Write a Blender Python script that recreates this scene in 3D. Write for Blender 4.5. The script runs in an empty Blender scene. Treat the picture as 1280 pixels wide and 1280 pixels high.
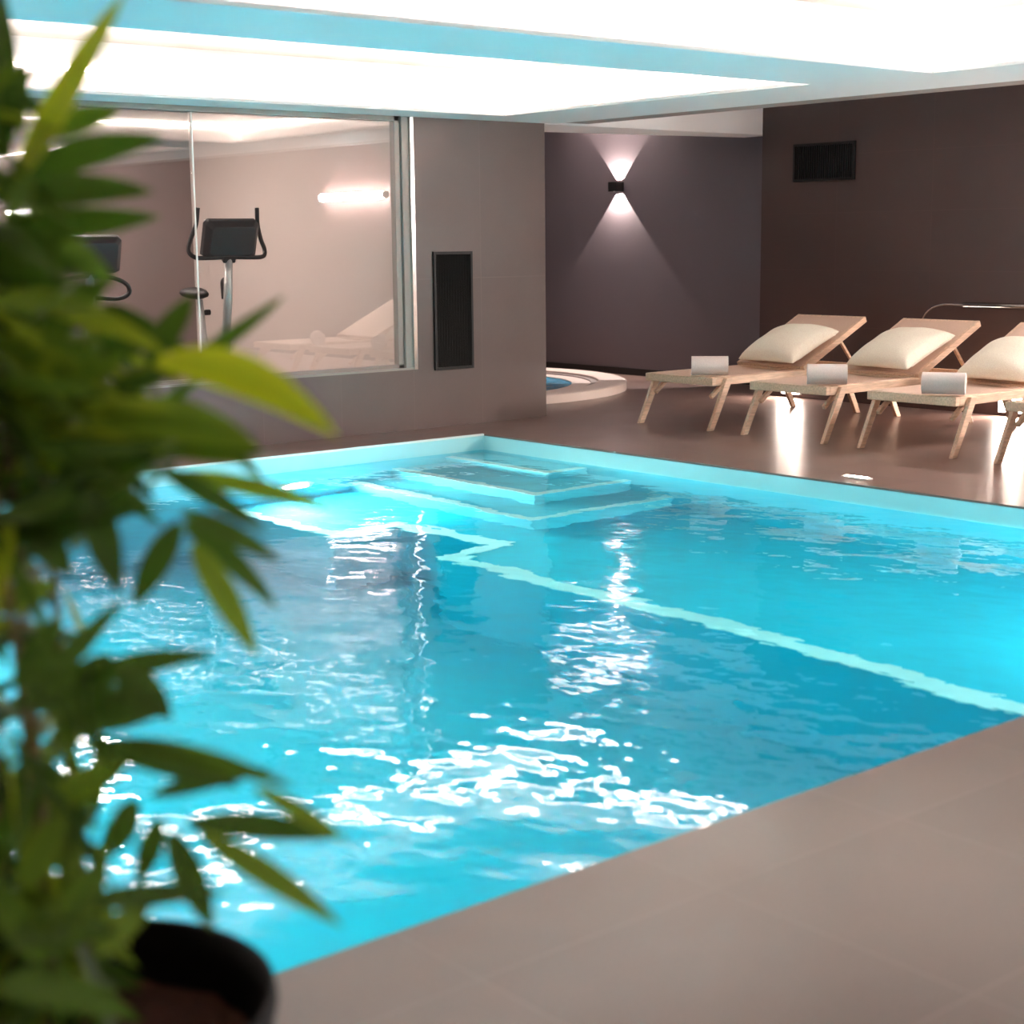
import bpy, bmesh, math, random
from mathutils import Vector, Matrix
R_ = random.Random(7)
C = bpy.context.scene.collection
PI = math.pi
# ------------------------------------------------------------------ camera
YAW, PIT, ROL, FPX, EYE = 0.693795, 0.167755, -0.010394, 2006.18, 1.45
cy, sy = math.cos(YAW), math.sin(YAW)
FWD = Vector((sy*math.cos(PIT), cy*math.cos(PIT), -math.sin(PIT)))
RT0 = Vector((cy, -sy, 0)); UP0 = RT0.cross(FWD)
RT = math.cos(ROL)*RT0 + math.sin(ROL)*UP0
UP = -math.sin(ROL)*RT0 + math.cos(ROL)*UP0
EYEV = Vector((0, 0, EYE))
cam = bpy.data.cameras.new('camera'); co = bpy.data.objects.new('camera', cam); C.objects.link(co)
co.matrix_world = Matrix(((RT.x, UP.x, -FWD.x, 0), (RT.y, UP.y, -FWD.y, 0), (RT.z, UP.z, -FWD.z, EYE), (0, 0, 0, 1)))
cam.sensor_width = 36; cam.lens = FPX/1280*36; cam.clip_start = .05; cam.clip_end = 100
cam.dof.use_dof = True; cam.dof.focus_distance = 11.5; cam.dof.aperture_fstop = 2.6
bpy.context.scene.camera = co

def at(px, py, dist):
    """a point seen at (px, py) of the photograph, dist metres along the view axis"""
    return EYEV + (FWD + RT*((px-640)/FPX) - UP*((py-640)/FPX))*dist

# ------------------------------------------------------------------ materials
def nt(name):
    m = bpy.data.materials.new(name); m.use_nodes = True
    t = m.node_tree; b = t.nodes['Principled BSDF']
    return m, t, b
def lin(c):
    return tuple(((v/255)/12.92 if v/255 <= .04045 else ((v/255+.055)/1.055)**2.4) for v in c)+(1,)
def plain(name, rgb, rough=.6, metal=0, noise=0, nscale=40, spec=.5, bump=0):
    m, t, b = nt(name)
    b.inputs['Base Color'].default_value = lin(rgb)
    b.inputs['Roughness'].default_value = rough; b.inputs['Metallic'].default_value = metal
    b.inputs['Specular IOR Level'].default_value = spec
    if noise or bump:
        tc = t.nodes.new('ShaderNodeTexCoord'); n = t.nodes.new('ShaderNodeTexNoise')
        n.inputs['Scale'].default_value = nscale; n.inputs['Detail'].default_value = 4
        t.links.new(tc.outputs['Object'], n.inputs['Vector'])
        if noise:
            mx = t.nodes.new('ShaderNodeMix'); mx.data_type = 'RGBA'
            c = lin(rgb)
            mx.inputs[6].default_value = tuple(v*(1-noise) for v in c[:3])+(1,)
            mx.inputs[7].default_value = tuple(min(1, v*(1+noise)) for v in c[:3])+(1,)
            t.links.new(n.outputs['Fac'], mx.inputs[0]); t.links.new(mx.outputs[2], b.inputs['Base Color'])
        if bump:
            bp = t.nodes.new('ShaderNodeBump'); bp.inputs['Strength'].default_value = bump; bp.inputs['Distance'].default_value = .01
            t.links.new(n.outputs['Fac'], bp.inputs['Height']); t.links.new(bp.outputs[0], b.inputs['Normal'])
    return m
def emis(name, rgb, s, base=(240, 240, 240)):
    m, t, b = nt(name)
    b.inputs['Base Color'].default_value = lin(base)
    b.inputs['Emission Color'].default_value = lin(rgb); b.inputs['Emission Strength'].default_value = s
    return m
def tiles(name, rgb, axes, w, h, off=(0, 0), joint=.7, rough=.4, var=.12, spec=.5, jw=.003, rvar=.1):
    """stone tiles laid on a grid; axes picks which world axes run along and across the surface"""
    m, t, b = nt(name); N, L = t.nodes, t.links
    g = N.new('ShaderNodeNewGeometry'); s = N.new('ShaderNodeSeparateXYZ'); L.new(g.outputs['Position'], s.inputs[0])
    def f(axis, size, o):
        a = N.new('ShaderNodeMath'); a.operation = 'SUBTRACT'; L.new(s.outputs['XYZ'.index(axis)], a.inputs[0]); a.inputs[1].default_value = o
        d = N.new('ShaderNodeMath'); d.operation = 'DIVIDE'; L.new(a.outputs[0], d.inputs[0]); d.inputs[1].default_value = size
        fr = N.new('ShaderNodeMath'); fr.operation = 'PINGPONG'; L.new(d.outputs[0], fr.inputs[0]); fr.inputs[1].default_value = .5
        lt = N.new('ShaderNodeMath'); lt.operation = 'LESS_THAN'; L.new(fr.outputs[0], lt.inputs[0]); lt.inputs[1].default_value = jw/size
        fl = N.new('ShaderNodeMath'); fl.operation = 'FLOOR'; L.new(d.outputs[0], fl.inputs[0])
        return lt, fl
    l1, f1 = f(axes[0], w, off[0]); l2, f2 = f(axes[1], h, off[1])
    mj = N.new('ShaderNodeMath'); mj.operation = 'MAXIMUM'; L.new(l1.outputs[0], mj.inputs[0]); L.new(l2.outputs[0], mj.inputs[1])
    cv = N.new('ShaderNodeCombineXYZ'); L.new(f1.outputs[0], cv.inputs[0]); L.new(f2.outputs[0], cv.inputs[1])
    wn = N.new('ShaderNodeTexWhiteNoise'); wn.noise_dimensions = '3D'; L.new(cv.outputs[0], wn.inputs['Vector'])
    n1 = N.new('ShaderNodeTexNoise'); n1.inputs['Scale'].default_value = 2.2; n1.inputs['Detail'].default_value = 5; n1.inputs['Roughness'].default_value = .5
    L.new(g.outputs['Position'], n1.inputs['Vector'])
    n2 = N.new('ShaderNodeTexNoise'); n2.inputs['Scale'].default_value = 90; n2.inputs['Detail'].default_value = 3
    L.new(g.outputs['Position'], n2.inputs['Vector'])
    ad = N.new('ShaderNodeMath'); ad.operation = 'MULTIPLY_ADD'; L.new(wn.outputs['Value'], ad.inputs[0]); ad.inputs[1].default_value = .25; L.new(n1.outputs['Fac'], ad.inputs[2])
    ad2 = N.new('ShaderNodeMath'); ad2.operation = 'MULTIPLY_ADD'; L.new(n2.outputs['Fac'], ad2.inputs[0]); ad2.inputs[1].default_value = .35; L.new(ad.outputs[0], ad2.inputs[2])
    mr = N.new('ShaderNodeMapRange'); L.new(ad2.outputs[0], mr.inputs[0])
    mr.inputs[1].default_value = .45; mr.inputs[2].default_value = 1.15; mr.inputs[3].default_value = 1-var; mr.inputs[4].default_value = 1+var
    jm = N.new('ShaderNodeMix'); jm.data_type = 'FLOAT'; L.new(mj.outputs[0], jm.inputs[0]); L.new(mr.outputs[0], jm.inputs[2]); jm.inputs[3].default_value = joint
    vm = N.new('ShaderNodeVectorMath'); vm.operation = 'SCALE'; vm.inputs[0].default_value = lin(rgb)[:3]; L.new(jm.outputs[0], vm.inputs['Scale'])
    L.new(vm.outputs[0], b.inputs['Base Color'])
    r2 = N.new('ShaderNodeMapRange'); L.new(n1.outputs['Fac'], r2.inputs[0]); r2.inputs[1].default_value = .3; r2.inputs[2].default_value = .7
    r2.inputs[3].default_value = rough-rvar/2; r2.inputs[4].default_value = rough+rvar/2
    L.new(r2.outputs[0], b.inputs['Roughness']); b.inputs['Specular IOR Level'].default_value = spec
    bp = N.new('ShaderNodeBump'); bp.inputs['Strength'].default_value = .25; bp.inputs['Distance'].default_value = .002
    iv = N.new('ShaderNodeMath'); iv.operation = 'SUBTRACT'; iv.inputs[0].default_value = 1; L.new(mj.outputs[0], iv.inputs[1])
    L.new(iv.outputs[0], bp.inputs['Height']); L.new(bp.outputs[0], b.inputs['Normal'])
    return m
def wood(name, rgb):
    m, t, b = nt(name); N, L = t.nodes, t.links
    tc = N.new('ShaderNodeTexCoord'); mp = N.new('ShaderNodeMapping'); mp.inputs['Scale'].default_value = (3, 30, 30)
    L.new(tc.outputs['Object'], mp.inputs[0])
    n = N.new('ShaderNodeTexNoise'); n.inputs['Scale'].default_value = 2.5; n.inputs['Detail'].default_value = 5; L.new(mp.outputs[0], n.inputs['Vector'])
    cr = N.new('ShaderNodeValToRGB'); c = lin(rgb)
    cr.color_ramp.elements[0].position = .3; cr.color_ramp.elements[0].color = tuple(v*.78 for v in c[:3])+(1,)
    cr.color_ramp.elements[1].position = .7; cr.color_ramp.elements[1].color = tuple(min(1, v*1.12) for v in c[:3])+(1,)
    L.new(n.outputs['Fac'], cr.inputs[0]); L.new(cr.outputs[0], b.inputs['Base Color']); b.inputs['Roughness'].default_value = .5
    return m
def fabric(name, rgb, scale=220, bump=.3):
    m, t, b = nt(name); N, L = t.nodes, t.links
    tc = N.new('ShaderNodeTexCoord')
    n = N.new('ShaderNodeTexNoise'); n.inputs['Scale'].default_value = scale; n.inputs['Detail'].default_value = 2; L.new(tc.outputs['Object'], n.inputs['Vector'])
    cr = N.new('ShaderNodeValToRGB'); c = lin(rgb)
    cr.color_ramp.elements[0].position = .3; cr.color_ramp.elements[0].color = tuple(v*.86 for v in c[:3])+(1,)
    cr.color_ramp.elements[1].position = .7; cr.color_ramp.elements[1].color = tuple(min(1, v*1.08) for v in c[:3])+(1,)
    L.new(n.outputs['Fac'], cr.inputs[0]); L.new(cr.outputs[0], b.inputs['Base Color'])
    b.inputs['Roughness'].default_value = .9; b.inputs['Specular IOR Level'].default_value = .2
    bp = N.new('ShaderNodeBump'); bp.inputs['Strength'].default_value = bump; bp.inputs['Distance'].default_value = .004
    L.new(n.outputs['Fac'], bp.inputs['Height']); L.new(bp.outputs[0], b.inputs['Normal'])
    return m
def glass_pane_mat():
    m = bpy.data.materials.new('window glass'); m.use_nodes = True; t = m.node_tree; N, L = t.nodes, t.links
    for n in list(N): N.remove(n)
    o = N.new('ShaderNodeOutputMaterial'); g = N.new('ShaderNodeNewGeometry')
    dp = N.new('ShaderNodeVectorMath'); dp.operation = 'DOT_PRODUCT'; L.new(g.outputs['Incoming'], dp.inputs[0]); L.new(g.outputs['Normal'], dp.inputs[1])
    ab = N.new('ShaderNodeMath'); ab.operation = 'ABSOLUTE'; L.new(dp.outputs['Value'], ab.inputs[0])
    om = N.new('ShaderNodeMath'); om.operation = 'SUBTRACT'; om.inputs[0].default_value = 1; L.new(ab.outputs[0], om.inputs[1])
    pw = N.new('ShaderNodeMath'); pw.operation = 'POWER'; L.new(om.outputs[0], pw.inputs[0]); pw.inputs[1].default_value = 5
    ma = N.new('ShaderNodeMath'); ma.operation = 'MULTIPLY_ADD'; L.new(pw.outputs[0], ma.inputs[0]); ma.inputs[1].default_value = .89; ma.inputs[2].default_value = .11
    tr = N.new('ShaderNodeBsdfTransparent'); tr.inputs[0].default_value = (.98, .985, .98, 1)
    gl = N.new('ShaderNodeBsdfGlossy'); gl.inputs['Roughness'].default_value = .004
    mx = N.new('ShaderNodeMixShader'); L.new(ma.outputs[0], mx.inputs[0]); L.new(tr.outputs[0], mx.inputs[1]); L.new(gl.outputs[0], mx.inputs[2])
    L.new(mx.outputs[0], o.inputs['Surface'])
    return m
def water_mat(name, absorb, dens, wave):
    m = bpy.data.materials.new(name); m.use_nodes = True; t = m.node_tree; N, L = t.nodes, t.links
    for n in list(N): N.remove(n)
    o = N.new('ShaderNodeOutputMaterial'); gl = N.new('ShaderNodeBsdfGlass')
    gl.inputs['IOR'].default_value = 1.33; gl.inputs['Roughness'].default_value = 0
    L.new(gl.outputs[0], o.inputs['Surface'])
    if dens:
        va = N.new('ShaderNodeVolumeAbsorption'); va.inputs['Color'].default_value = absorb; va.inputs['Density'].default_value = dens
        L.new(va.outputs[0], o.inputs['Volume'])
    g = N.new('ShaderNodeNewGeometry')
    last = None
    for sc, amp, det, st in wave:
        mp = N.new('ShaderNodeMapping'); mp.inputs['Scale'].default_value = (st[0], st[1], 1); mp.inputs['Rotation'].default_value = (0, 0, st[2])
        L.new(g.outputs['Position'], mp.inputs[0])
        n = N.new('ShaderNodeTexNoise'); n.inputs['Scale'].default_value = sc; n.inputs['Detail'].default_value = det; n.inputs['Roughness'].default_value = .4
        L.new(mp.outputs[0], n.inputs['Vector'])
        a = N.new('ShaderNodeMath'); a.operation = 'MULTIPLY'; L.new(n.outputs['Fac'], a.inputs[0]); a.inputs[1].default_value = amp
        if last is None: last = a
        else:
            s = N.new('ShaderNodeMath'); s.operation = 'ADD'; L.new(last.outputs[0], s.inputs[0]); L.new(a.outputs[0], s.inputs[1]); last = s
    bp = N.new('ShaderNodeBump'); bp.inputs['Strength'].default_value = 1; bp.inputs['Distance'].default_value = 1
    L.new(last.outputs[0], bp.inputs['Height']); L.new(bp.outputs[0], gl.inputs['Normal'])
    return m
def leaf_mat():
    m, t, b = nt('bamboo leaf'); N, L = t.nodes, t.links
    a = N.new('ShaderNodeAttribute'); a.attribute_name = 'leaf_tone'; a.attribute_type = 'GEOMETRY'
    cr = N.new('ShaderNodeValToRGB'); e = cr.color_ramp.elements
    e[0].position = 0; e[0].color = lin((36, 54, 16)); e[1].position = 1; e[1].color = lin((196, 206, 30))
    x = e.new(.45); x.color = lin((84, 116, 30)); x = e.new(.75); x.color = lin((140, 160, 34))
    L.new(a.outputs['Fac'], cr.inputs[0]); L.new(cr.outputs[0], b.inputs['Base Color'])
    b.inputs['Roughness'].default_value = .5; b.inputs['Specular IOR Level'].default_value = .35
    tl = N.new('ShaderNodeBsdfTranslucent'); L.new(cr.outputs[0], tl.inputs[0])
    mx = N.new('ShaderNodeMixShader'); mx.inputs[0].default_value = .35
    o = N['Material Output']; L.new(b.outputs[0], mx.inputs[1]); L.new(tl.outputs[0], mx.inputs[2]); L.new(mx.outputs[0], o.inputs['Surface'])
    return m

M = {}
TW = .68
M['floor'] = tiles('stone floor tile', (124, 101, 94), 'XY', TW, TW, (2.54, 2.35), joint=1.2, rough=.30, var=.2, rvar=.05)
M['wall_y'] = tiles('stone wall tile', (101, 82, 78), 'XZ', TW, 1.36, (8.08, -.2), joint=1.15, rough=.45, var=.10)
M['wall_x'] = tiles('dark stone wall tile', (74, 55, 52), 'YZ', 1.0, .5, (9.2, .16), joint=1.15, rough=.5, var=.10)
M['niche'] = plain('alcove plaster', (112, 101, 106), .75, noise=.06, nscale=60)
M['ceil'] = plain('white ceiling paint', (236, 232, 232), .6)
M['coffer'] = plain('satin stretch ceiling', (120, 112, 106), .3, noise=.15, nscale=3)
M['band'] = plain('shaded soffit paint', (150, 135, 130), .6)  # soffit in shade, the shade put into a darker paint
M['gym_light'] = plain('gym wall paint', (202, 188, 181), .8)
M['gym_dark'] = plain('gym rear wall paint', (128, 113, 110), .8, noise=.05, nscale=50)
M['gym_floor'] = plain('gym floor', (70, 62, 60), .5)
M['black'] = plain('black baseboard', (22, 18, 19), .5)
M['liner'] = plain('cyan blue pool liner', (36, 188, 208), .5, noise=.02, nscale=8)
M['freeboard'] = plain('pale waterline liner', (176, 222, 226), .45)
M['stepliner'] = plain('light cyan step liner', (112, 204, 218), .5)
M['nosing'] = plain('white step edge', (240, 242, 238), .5)
M['alu'] = plain('brushed aluminium', (150, 138, 132), .5, .1)
M['bright'] = plain('polished steel trim', (235, 232, 230), .18, 1)
M['glass'] = glass_pane_mat()
M['gasket'] = plain('clear glass edge', (225, 222, 215), .3)
M['vent'] = plain('dark grille metal', (20, 16, 16), .5, .2)
M['ventback'] = plain('vent cavity', (10, 9, 9), .9)
M['wood'] = wood('light ash wood', (222, 188, 160))
M['sling'] = fabric('beige sling fabric', (216, 184, 164), 300, .15)
M['pillow'] = fabric('cream cushion cotton', (255, 239, 220), 160, .2)
M['towel'] = fabric('white terry towel', (236, 218, 210), 260, .8)
M['strap'] = plain('black strap', (32, 28, 27), .7)
M['chrome'] = plain('chrome', (205, 200, 196), .15, 1)
M['rubber'] = plain('black rubber', (24, 23, 24), .55)
M['console'] = plain('charcoal plastic', (40, 38, 40), .45)
M['screen'] = plain('silver console face', (205, 205, 208), .3)
M['silver'] = plain('silver painted steel', (190, 188, 186), .35, .5)
M['shroud'] = plain('grey shroud plastic', (92, 88, 90), .45)
M['pot'] = plain('dark brown glazed pot', (14, 8, 10), .6, noise=.15, nscale=12, spec=.12)
M['soil'] = plain('bark soil', (104, 60, 50), .95, noise=.5, nscale=70, bump=1)
M['cane'] = plain('bamboo cane', (112, 96, 52), .5, noise=.2, nscale=30)
M['leaf'] = leaf_mat()
M['tubtile'] = plain('cream mosaic tile', (226, 208, 200), .5)
M['tubstep'] = plain('grey mosaic tile', (150, 136, 134), .5)
M['tubblue'] = plain('blue hot tub shell', (70, 165, 215), .45)
M['lampblack'] = plain('black lamp housing', (20, 18, 18), .5)
M['white'] = plain('white plastic', (238, 234, 230), .4)
M['led'] = emis('cove light strip', (255, 236, 222), 18)
M['tube'] = emis('light tube', (255, 247, 242), 300)
M['poollamp'] = emis('underwater lamp', (226, 255, 252), 500)
M['tublamp'] = emis('hot tub lamp', (200, 240, 255), 30)
M['lowlamp'] = emis('low wall lamp', (255, 236, 220), 75)
M['alcovefill'] = emis('alcove downlight', (255, 236, 222), 40)  # glow of the lamps added over the hot tub
M['gymlamp'] = emis('gym ceiling lamp', (255, 236, 226), 115)
M['down'] = emis('fill_downlight', (255, 236, 222), 42)  # glow of the lamps added over the loungers, also the deck fitting
M['water'] = water_mat('pool water', (.0, .93, .95, 1), .20,
    [(1.6, .014, 1, (1, 1, .3)), (5.0, .0075, 1, (1, .8, .9)), (17, .0013, 1, (1, .75, .7))])
M['tubwater'] = plain('hot tub water', (84, 178, 232), .12, noise=.45, nscale=9, bump=.6)

# ------------------------------------------------------------------ mesh helpers
def link(name, bm, mat, parent=None, smooth=False, bevel=0):
    bmesh.ops.recalc_face_normals(bm, faces=bm.faces[:])
    me = bpy.data.meshes.new(name); bm.to_mesh(me); bm.free()
    if smooth:
        me.polygons.foreach_set('use_smooth', [True]*len(me.polygons))
    me.materials.append(mat)
    o = bpy.data.objects.new(name, me); C.objects.link(o)
    if parent is not None: o.parent = parent
    if bevel:
        b = o.modifiers.new('bevel', 'BEVEL'); b.width = bevel; b.segments = 2; b.limit_method = 'ANGLE'
    return o
def BM(): return bmesh.new()
def box(bm, a, b):
    vs = [bm.verts.new((x, y, z)) for x in (a[0], b[0]) for y in (a[1], b[1]) for z in (a[2], b[2])]
    for f in ((0, 1, 3, 2), (4, 6, 7, 5), (0, 4, 5, 1), (2, 3, 7, 6), (0, 2, 6, 4), (1, 5, 7, 3)):
        bm.faces.new([vs[i] for i in f])
    return bm
def hexa(bm, p):
    """eight corners: four of one end, four of the other, same order"""
    vs = [bm.verts.new(q) for q in p]
    for f in ((3, 2, 1, 0), (4, 5, 6, 7), (0, 1, 5, 4), (1, 2, 6, 5), (2, 3, 7, 6), (3, 0, 4, 7)):
        bm.faces.new([vs[i] for i in f])
    return bm
def bar(bm, p, q, w, h, side=(0, 1, 0)):
    """rectangular bar from p to q, w along side, h across"""
    p, q, s = Vector(p), Vector(q), Vector(side)
    d = (q-p).normalized(); s = (s-d*s.dot(d)).normalized(); n = d.cross(s)
    e = [s*w/2+n*h/2, -s*w/2+n*h/2, -s*w/2-n*h/2, s*w/2-n*h/2]
    return hexa(bm, [p+v for v in e]+[q+v for v in e])
def tube(bm, pts, r, seg=10, cap=True):
    pts = [Vector(p) for p in pts]; n = len(pts)
    rr = r if isinstance(r, (list, tuple)) else [r]*n
    rings = []; up = None
    for i in range(n):
        d = (pts[min(i+1, n-1)]-pts[max(i-1, 0)]).normalized()
        if up is None:
            up = Vector((0, 0, 1)) if abs(d.z) < .9 else Vector((1, 0, 0))
        u = (up-d*up.dot(d)).normalized(); up = u; v = d.cross(u)
        rings.append([bm.verts.new(pts[i]+(u*math.cos(2*PI*k/seg)+v*math.sin(2*PI*k/seg))*rr[i]) for k in range(seg)])
    for a, b in zip(rings, rings[1:]):
        for k in range(seg):
            bm.faces.new((a[k], a[(k+1) % seg], b[(k+1) % seg], b[k]))
    if cap:
        bm.faces.new(rings[0][::-1]); bm.faces.new(rings[-1])
    return bm
def lathe(bm, prof, c=(0, 0, 0), seg=48, close=False):
    """profile of (radius, height) turned about a vertical axis"""
    rings = []
    for r, z in prof:
        rings.append([bm.verts.new((c[0]+r*math.cos(2*PI*k/seg), c[1]+r*math.sin(2*PI*k/seg), c[2]+z)) for k in range(seg)])
    prs = list(zip(rings, rings[1:]))
    if close: prs.append((rings[-1], rings[0]))
    for a, b in prs:
        for k in range(seg):
            bm.faces.new((a[k], a[(k+1) % seg], b[(k+1) % seg], b[k]))
    if not close:
        if prof[0][0] > 1e-6: bm.faces.new(rings[0][::-1])
        if prof[-1][0] > 1e-6: bm.faces.new(rings[-1])
    return bm
def prism(bm, poly, z0, z1):
    a = [bm.verts.new((x, y, z0)) for x, y in poly]; b = [bm.verts.new((x, y, z1)) for x, y in poly]; n = len(poly)
    bm.faces.new(a[::-1]); bm.faces.new(b)
    for i in range(n): bm.faces.new((a[i], a[(i+1) % n], b[(i+1) % n], b[i]))
    return bm
def arc(ctrl, n=8):
    """smooth curve through the control points"""
    c = [Vector(p) for p in ctrl]; c = [2*c[0]-c[1]]+c+[2*c[-1]-c[-2]]; out = []
    for i in range(1, len(c)-2):
        for k in range(n):
            t = k/n
            out.append(.5*((2*c[i])+(c[i+1]-c[i-1])*t+(2*c[i-1]-5*c[i]+4*c[i+1]-c[i+2])*t*t+(-c[i-1]+3*c[i]-3*c[i+1]+c[i+2])*t**3))
    out.append(c[-2]); return out
def tag(o, label=None, cat=None, group=None, kind=None):
    if label: o['label'] = label
    if cat: o['category'] = cat
    if group: o['group'] = group
    if kind: o['kind'] = kind
    return o
def thing(name, label, cat, loc=(0, 0, 0), rotz=0, group=None, kind=None):
    o = bpy.data.objects.new(name, None); C.objects.link(o); o.empty_display_size = .1
    o.location = loc; o.rotation_euler = (0, 0, rotz)
    return tag(o, label, cat, group, kind)
def struct(name, bm, m, label=None, cat=None, parent=None):
    o = link(name, bm, m, parent)
    if parent is None: tag(o, label, cat, kind='structure')
    return o
def copy_tree(o, parent=None):
    c = o.copy(); C.objects.link(c)
    if parent is not None: c.parent = parent
    for ch in list(o.children): copy_tree(ch, c)
    return c

# ------------------------------------------------------------------ the setting
PX0, PX1, PY0, PY1 = -1.2, 7.595, 2.64, 9.46      # the pool opening
WAT = -.11
WY, WX, NX = 10.07, 11.4, 12.1                     # far wall, right wall, alcove wall
BX, BY = -3.2, -7.0                                # walls behind the viewpoint
bm = BM()
box(bm, (BX, BY, -.012), (12.4, PY0, 0)); box(bm, (PX1, PY0, -.012), (12.4, PY1, 0))
box(bm, (BX, PY1, -.012), (12.4, 15.2, 0)); box(bm, (BX, PY0, -.012), (PX0, PY1, 0))
struct('floor', bm, M['floor'], 'brown grey stone tiled deck around the swimming pool', 'floor')

DEEP, SHELF = WAT-2.35, WAT-1.12
bm = BM()
T = .25
box(bm, (PX0-T, PY0-T, DEEP-T), (PX1+T, PY1+T, DEEP))
box(bm, (PX0-T, PY0-T, DEEP), (PX0, PY1+T, -.0125)); box(bm, (PX1, PY0-T, DEEP), (PX1+T, PY1+T, -.0125))
box(bm, (PX0, PY0-T, DEEP), (PX1, PY0, -.0125)); box(bm, (PX0, PY1, DEEP), (PX1, PY1+T, -.0125))
basin = struct('pool_basin', bm, M['liner'], 'pale blue lined basin of the indoor swimming pool', 'pool')
bm = BM()
for a, b in (((PX0, PY0), (PX0+.004, PY1)), ((PX1-.004, PY0), (PX1, PY1)), ((PX0+.004, PY0), (PX1-.004, PY0+.004)), ((PX0+.004, PY1-.004), (PX1-.004, PY1))):
    box(bm, (*a, WAT-.05), (*b, -.013))
link('waterline_band', bm, M['freeboard'], basin)['label'] = 'pale band of liner along the waterline'
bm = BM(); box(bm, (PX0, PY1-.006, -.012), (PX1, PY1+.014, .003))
link('lit_rim_edge', bm, M['white'], basin)['label'] = 'lit top edge of the far pool rim, painted as a white strip'  # white strip stands in for light on the rim's top edge
# the shallow shelf on the side of the loungers, with a notch near the corner steps
edge = [(5.50, PY0), (5.56, 5.2), (5.47, 7.26), (5.94, 7.36), (5.80, 8.12), (5.34, 8.14), (5.28, PY1)]
bm = BM(); prism(bm, edge+[(PX1, PY1), (PX1, PY0)], DEEP, SHELF)
link('shelf', bm, M['liner'], basin)
def strip(path, z, w, h=.012):
    """mitred flat strip of width w lying on the tread to the right of the path"""
    P = [Vector(p) for p in path]; n = len(P); out = []
    for i in range(n):
        ns = []
        for j in (i-1, i):
            if 0 <= j < n-1:
                d = (P[j+1]-P[j]).normalized(); ns.append(Vector((d.y, -d.x)))
        m = sum(ns, Vector((0, 0))).normalized()
        out.append(P[i]+m*(w/max(.35, m.dot(ns[0]))))
    bm = BM()
    for i in range(n-1):
        q = [P[i], P[i+1], out[i+1], out[i]]
        a = [bm.verts.new((v.x, v.y, z-.002)) for v in q]; b = [bm.verts.new((v.x, v.y, z+h)) for v in q]
        bm.faces.new(a[::-1]); bm.faces.new(b)
        for k in range(4):
            bm.faces.new((a[k], a[(k+1) % 4], b[(k+1) % 4], b[k]))
    return bm
link('edge_strip', strip([(x-.004, y) for x, y in edge], SHELF, .13), M['nosing'], basin)['label'] = 'white edge line along the shallow shelf'
for (x, y, d) in ((6.36, 7.45, .80), (6.735, 7.86, .47), (7.225, 8.30, .21)):
    bm = BM(); prism(bm, [(x, y), (PX1, y), (PX1, PY1), (x, PY1)], SHELF if d > .7 else WAT-d-.35, WAT-d)
    s = link('step', bm, M['stepliner'], basin)
    link('step_nosing', strip([(PX1, y-.004), (x-.004, y-.004), (x-.004, PY1)], WAT-d, .075), M['nosing'], s)
bm = BM(); box(bm, (PX0-.02, PY0-.02, DEEP-.03), (PX1+.02, PY1+.02, WAT))
tag(link('pool_water', bm, M['water']), 'clear turquoise rippled water filling the pool', 'water', kind='stuff')

# far wall under and beside the gym window, ending in the tiled pier with the grille
FX0, FX1, SILL = 1.2, 7.43, .48
bm = BM()
box(bm, (BX, WY, 0), (FX1, WY+.14, SILL)); box(bm, (BX, WY, SILL), (FX0, WY+.14, 2.75)); box(bm, (FX1, WY, 0), (8.76, WY+.14, 2.75))
box(bm, (FX0, WY, 2.385), (FX1, WY+.14, 2.75))
struct('wall_far', bm, M['wall_y'], 'brown tiled wall with the gym window and a pier', 'wall')
bm = BM(); box(bm, (WX, BY, 0), (WX+.14, WY, 2.9))
struct('wall_right', bm, M['wall_x'], 'dark brown tiled wall behind the loungers', 'wall')
bm = BM(); box(bm, (NX, WY-.1, 0), (NX+.14, 15.2, 2.9))
struct('wall_alcove', bm, M['niche'], 'grey plaster wall of the hot tub alcove', 'wall')
bm = BM(); box(bm, (7.6, 15.06, 0), (NX, 15.2, 2.9)); struct('wall_alcove_rear', bm, M['niche'], 'grey rear wall of the alcove', 'wall')
bm = BM(); box(bm, (NX-.02, WY, 0), (NX, 15.06, .075)); struct('baseboard_alcove', bm, M['black'], 'black baseboard of the alcove wall', 'baseboard')
bm = BM(); box(bm, (BX-.14, BY, -.0), (BX, 14.0, 2.9)); struct('wall_left', bm, M['niche'], 'plain wall at the far end of the pool', 'wall')
bm = BM(); box(bm, (BX-.14, BY-.14, 0), (12.4, BY, 2.9)); struct('wall_near', bm, M['niche'], 'plain wall behind the viewpoint', 'wall')
# gym
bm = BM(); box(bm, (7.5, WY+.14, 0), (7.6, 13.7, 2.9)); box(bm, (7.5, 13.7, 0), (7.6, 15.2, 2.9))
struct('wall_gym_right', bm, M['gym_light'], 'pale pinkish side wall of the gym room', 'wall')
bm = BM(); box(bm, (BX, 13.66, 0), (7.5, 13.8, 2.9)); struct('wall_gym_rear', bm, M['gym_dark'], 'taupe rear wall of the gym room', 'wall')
bm = BM(); box(bm, (BX, WY+.14, 0), (7.5, 13.66, .012)); struct('floor_gym', bm, M['gym_floor'], 'dark floor of the gym room', 'floor')

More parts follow.
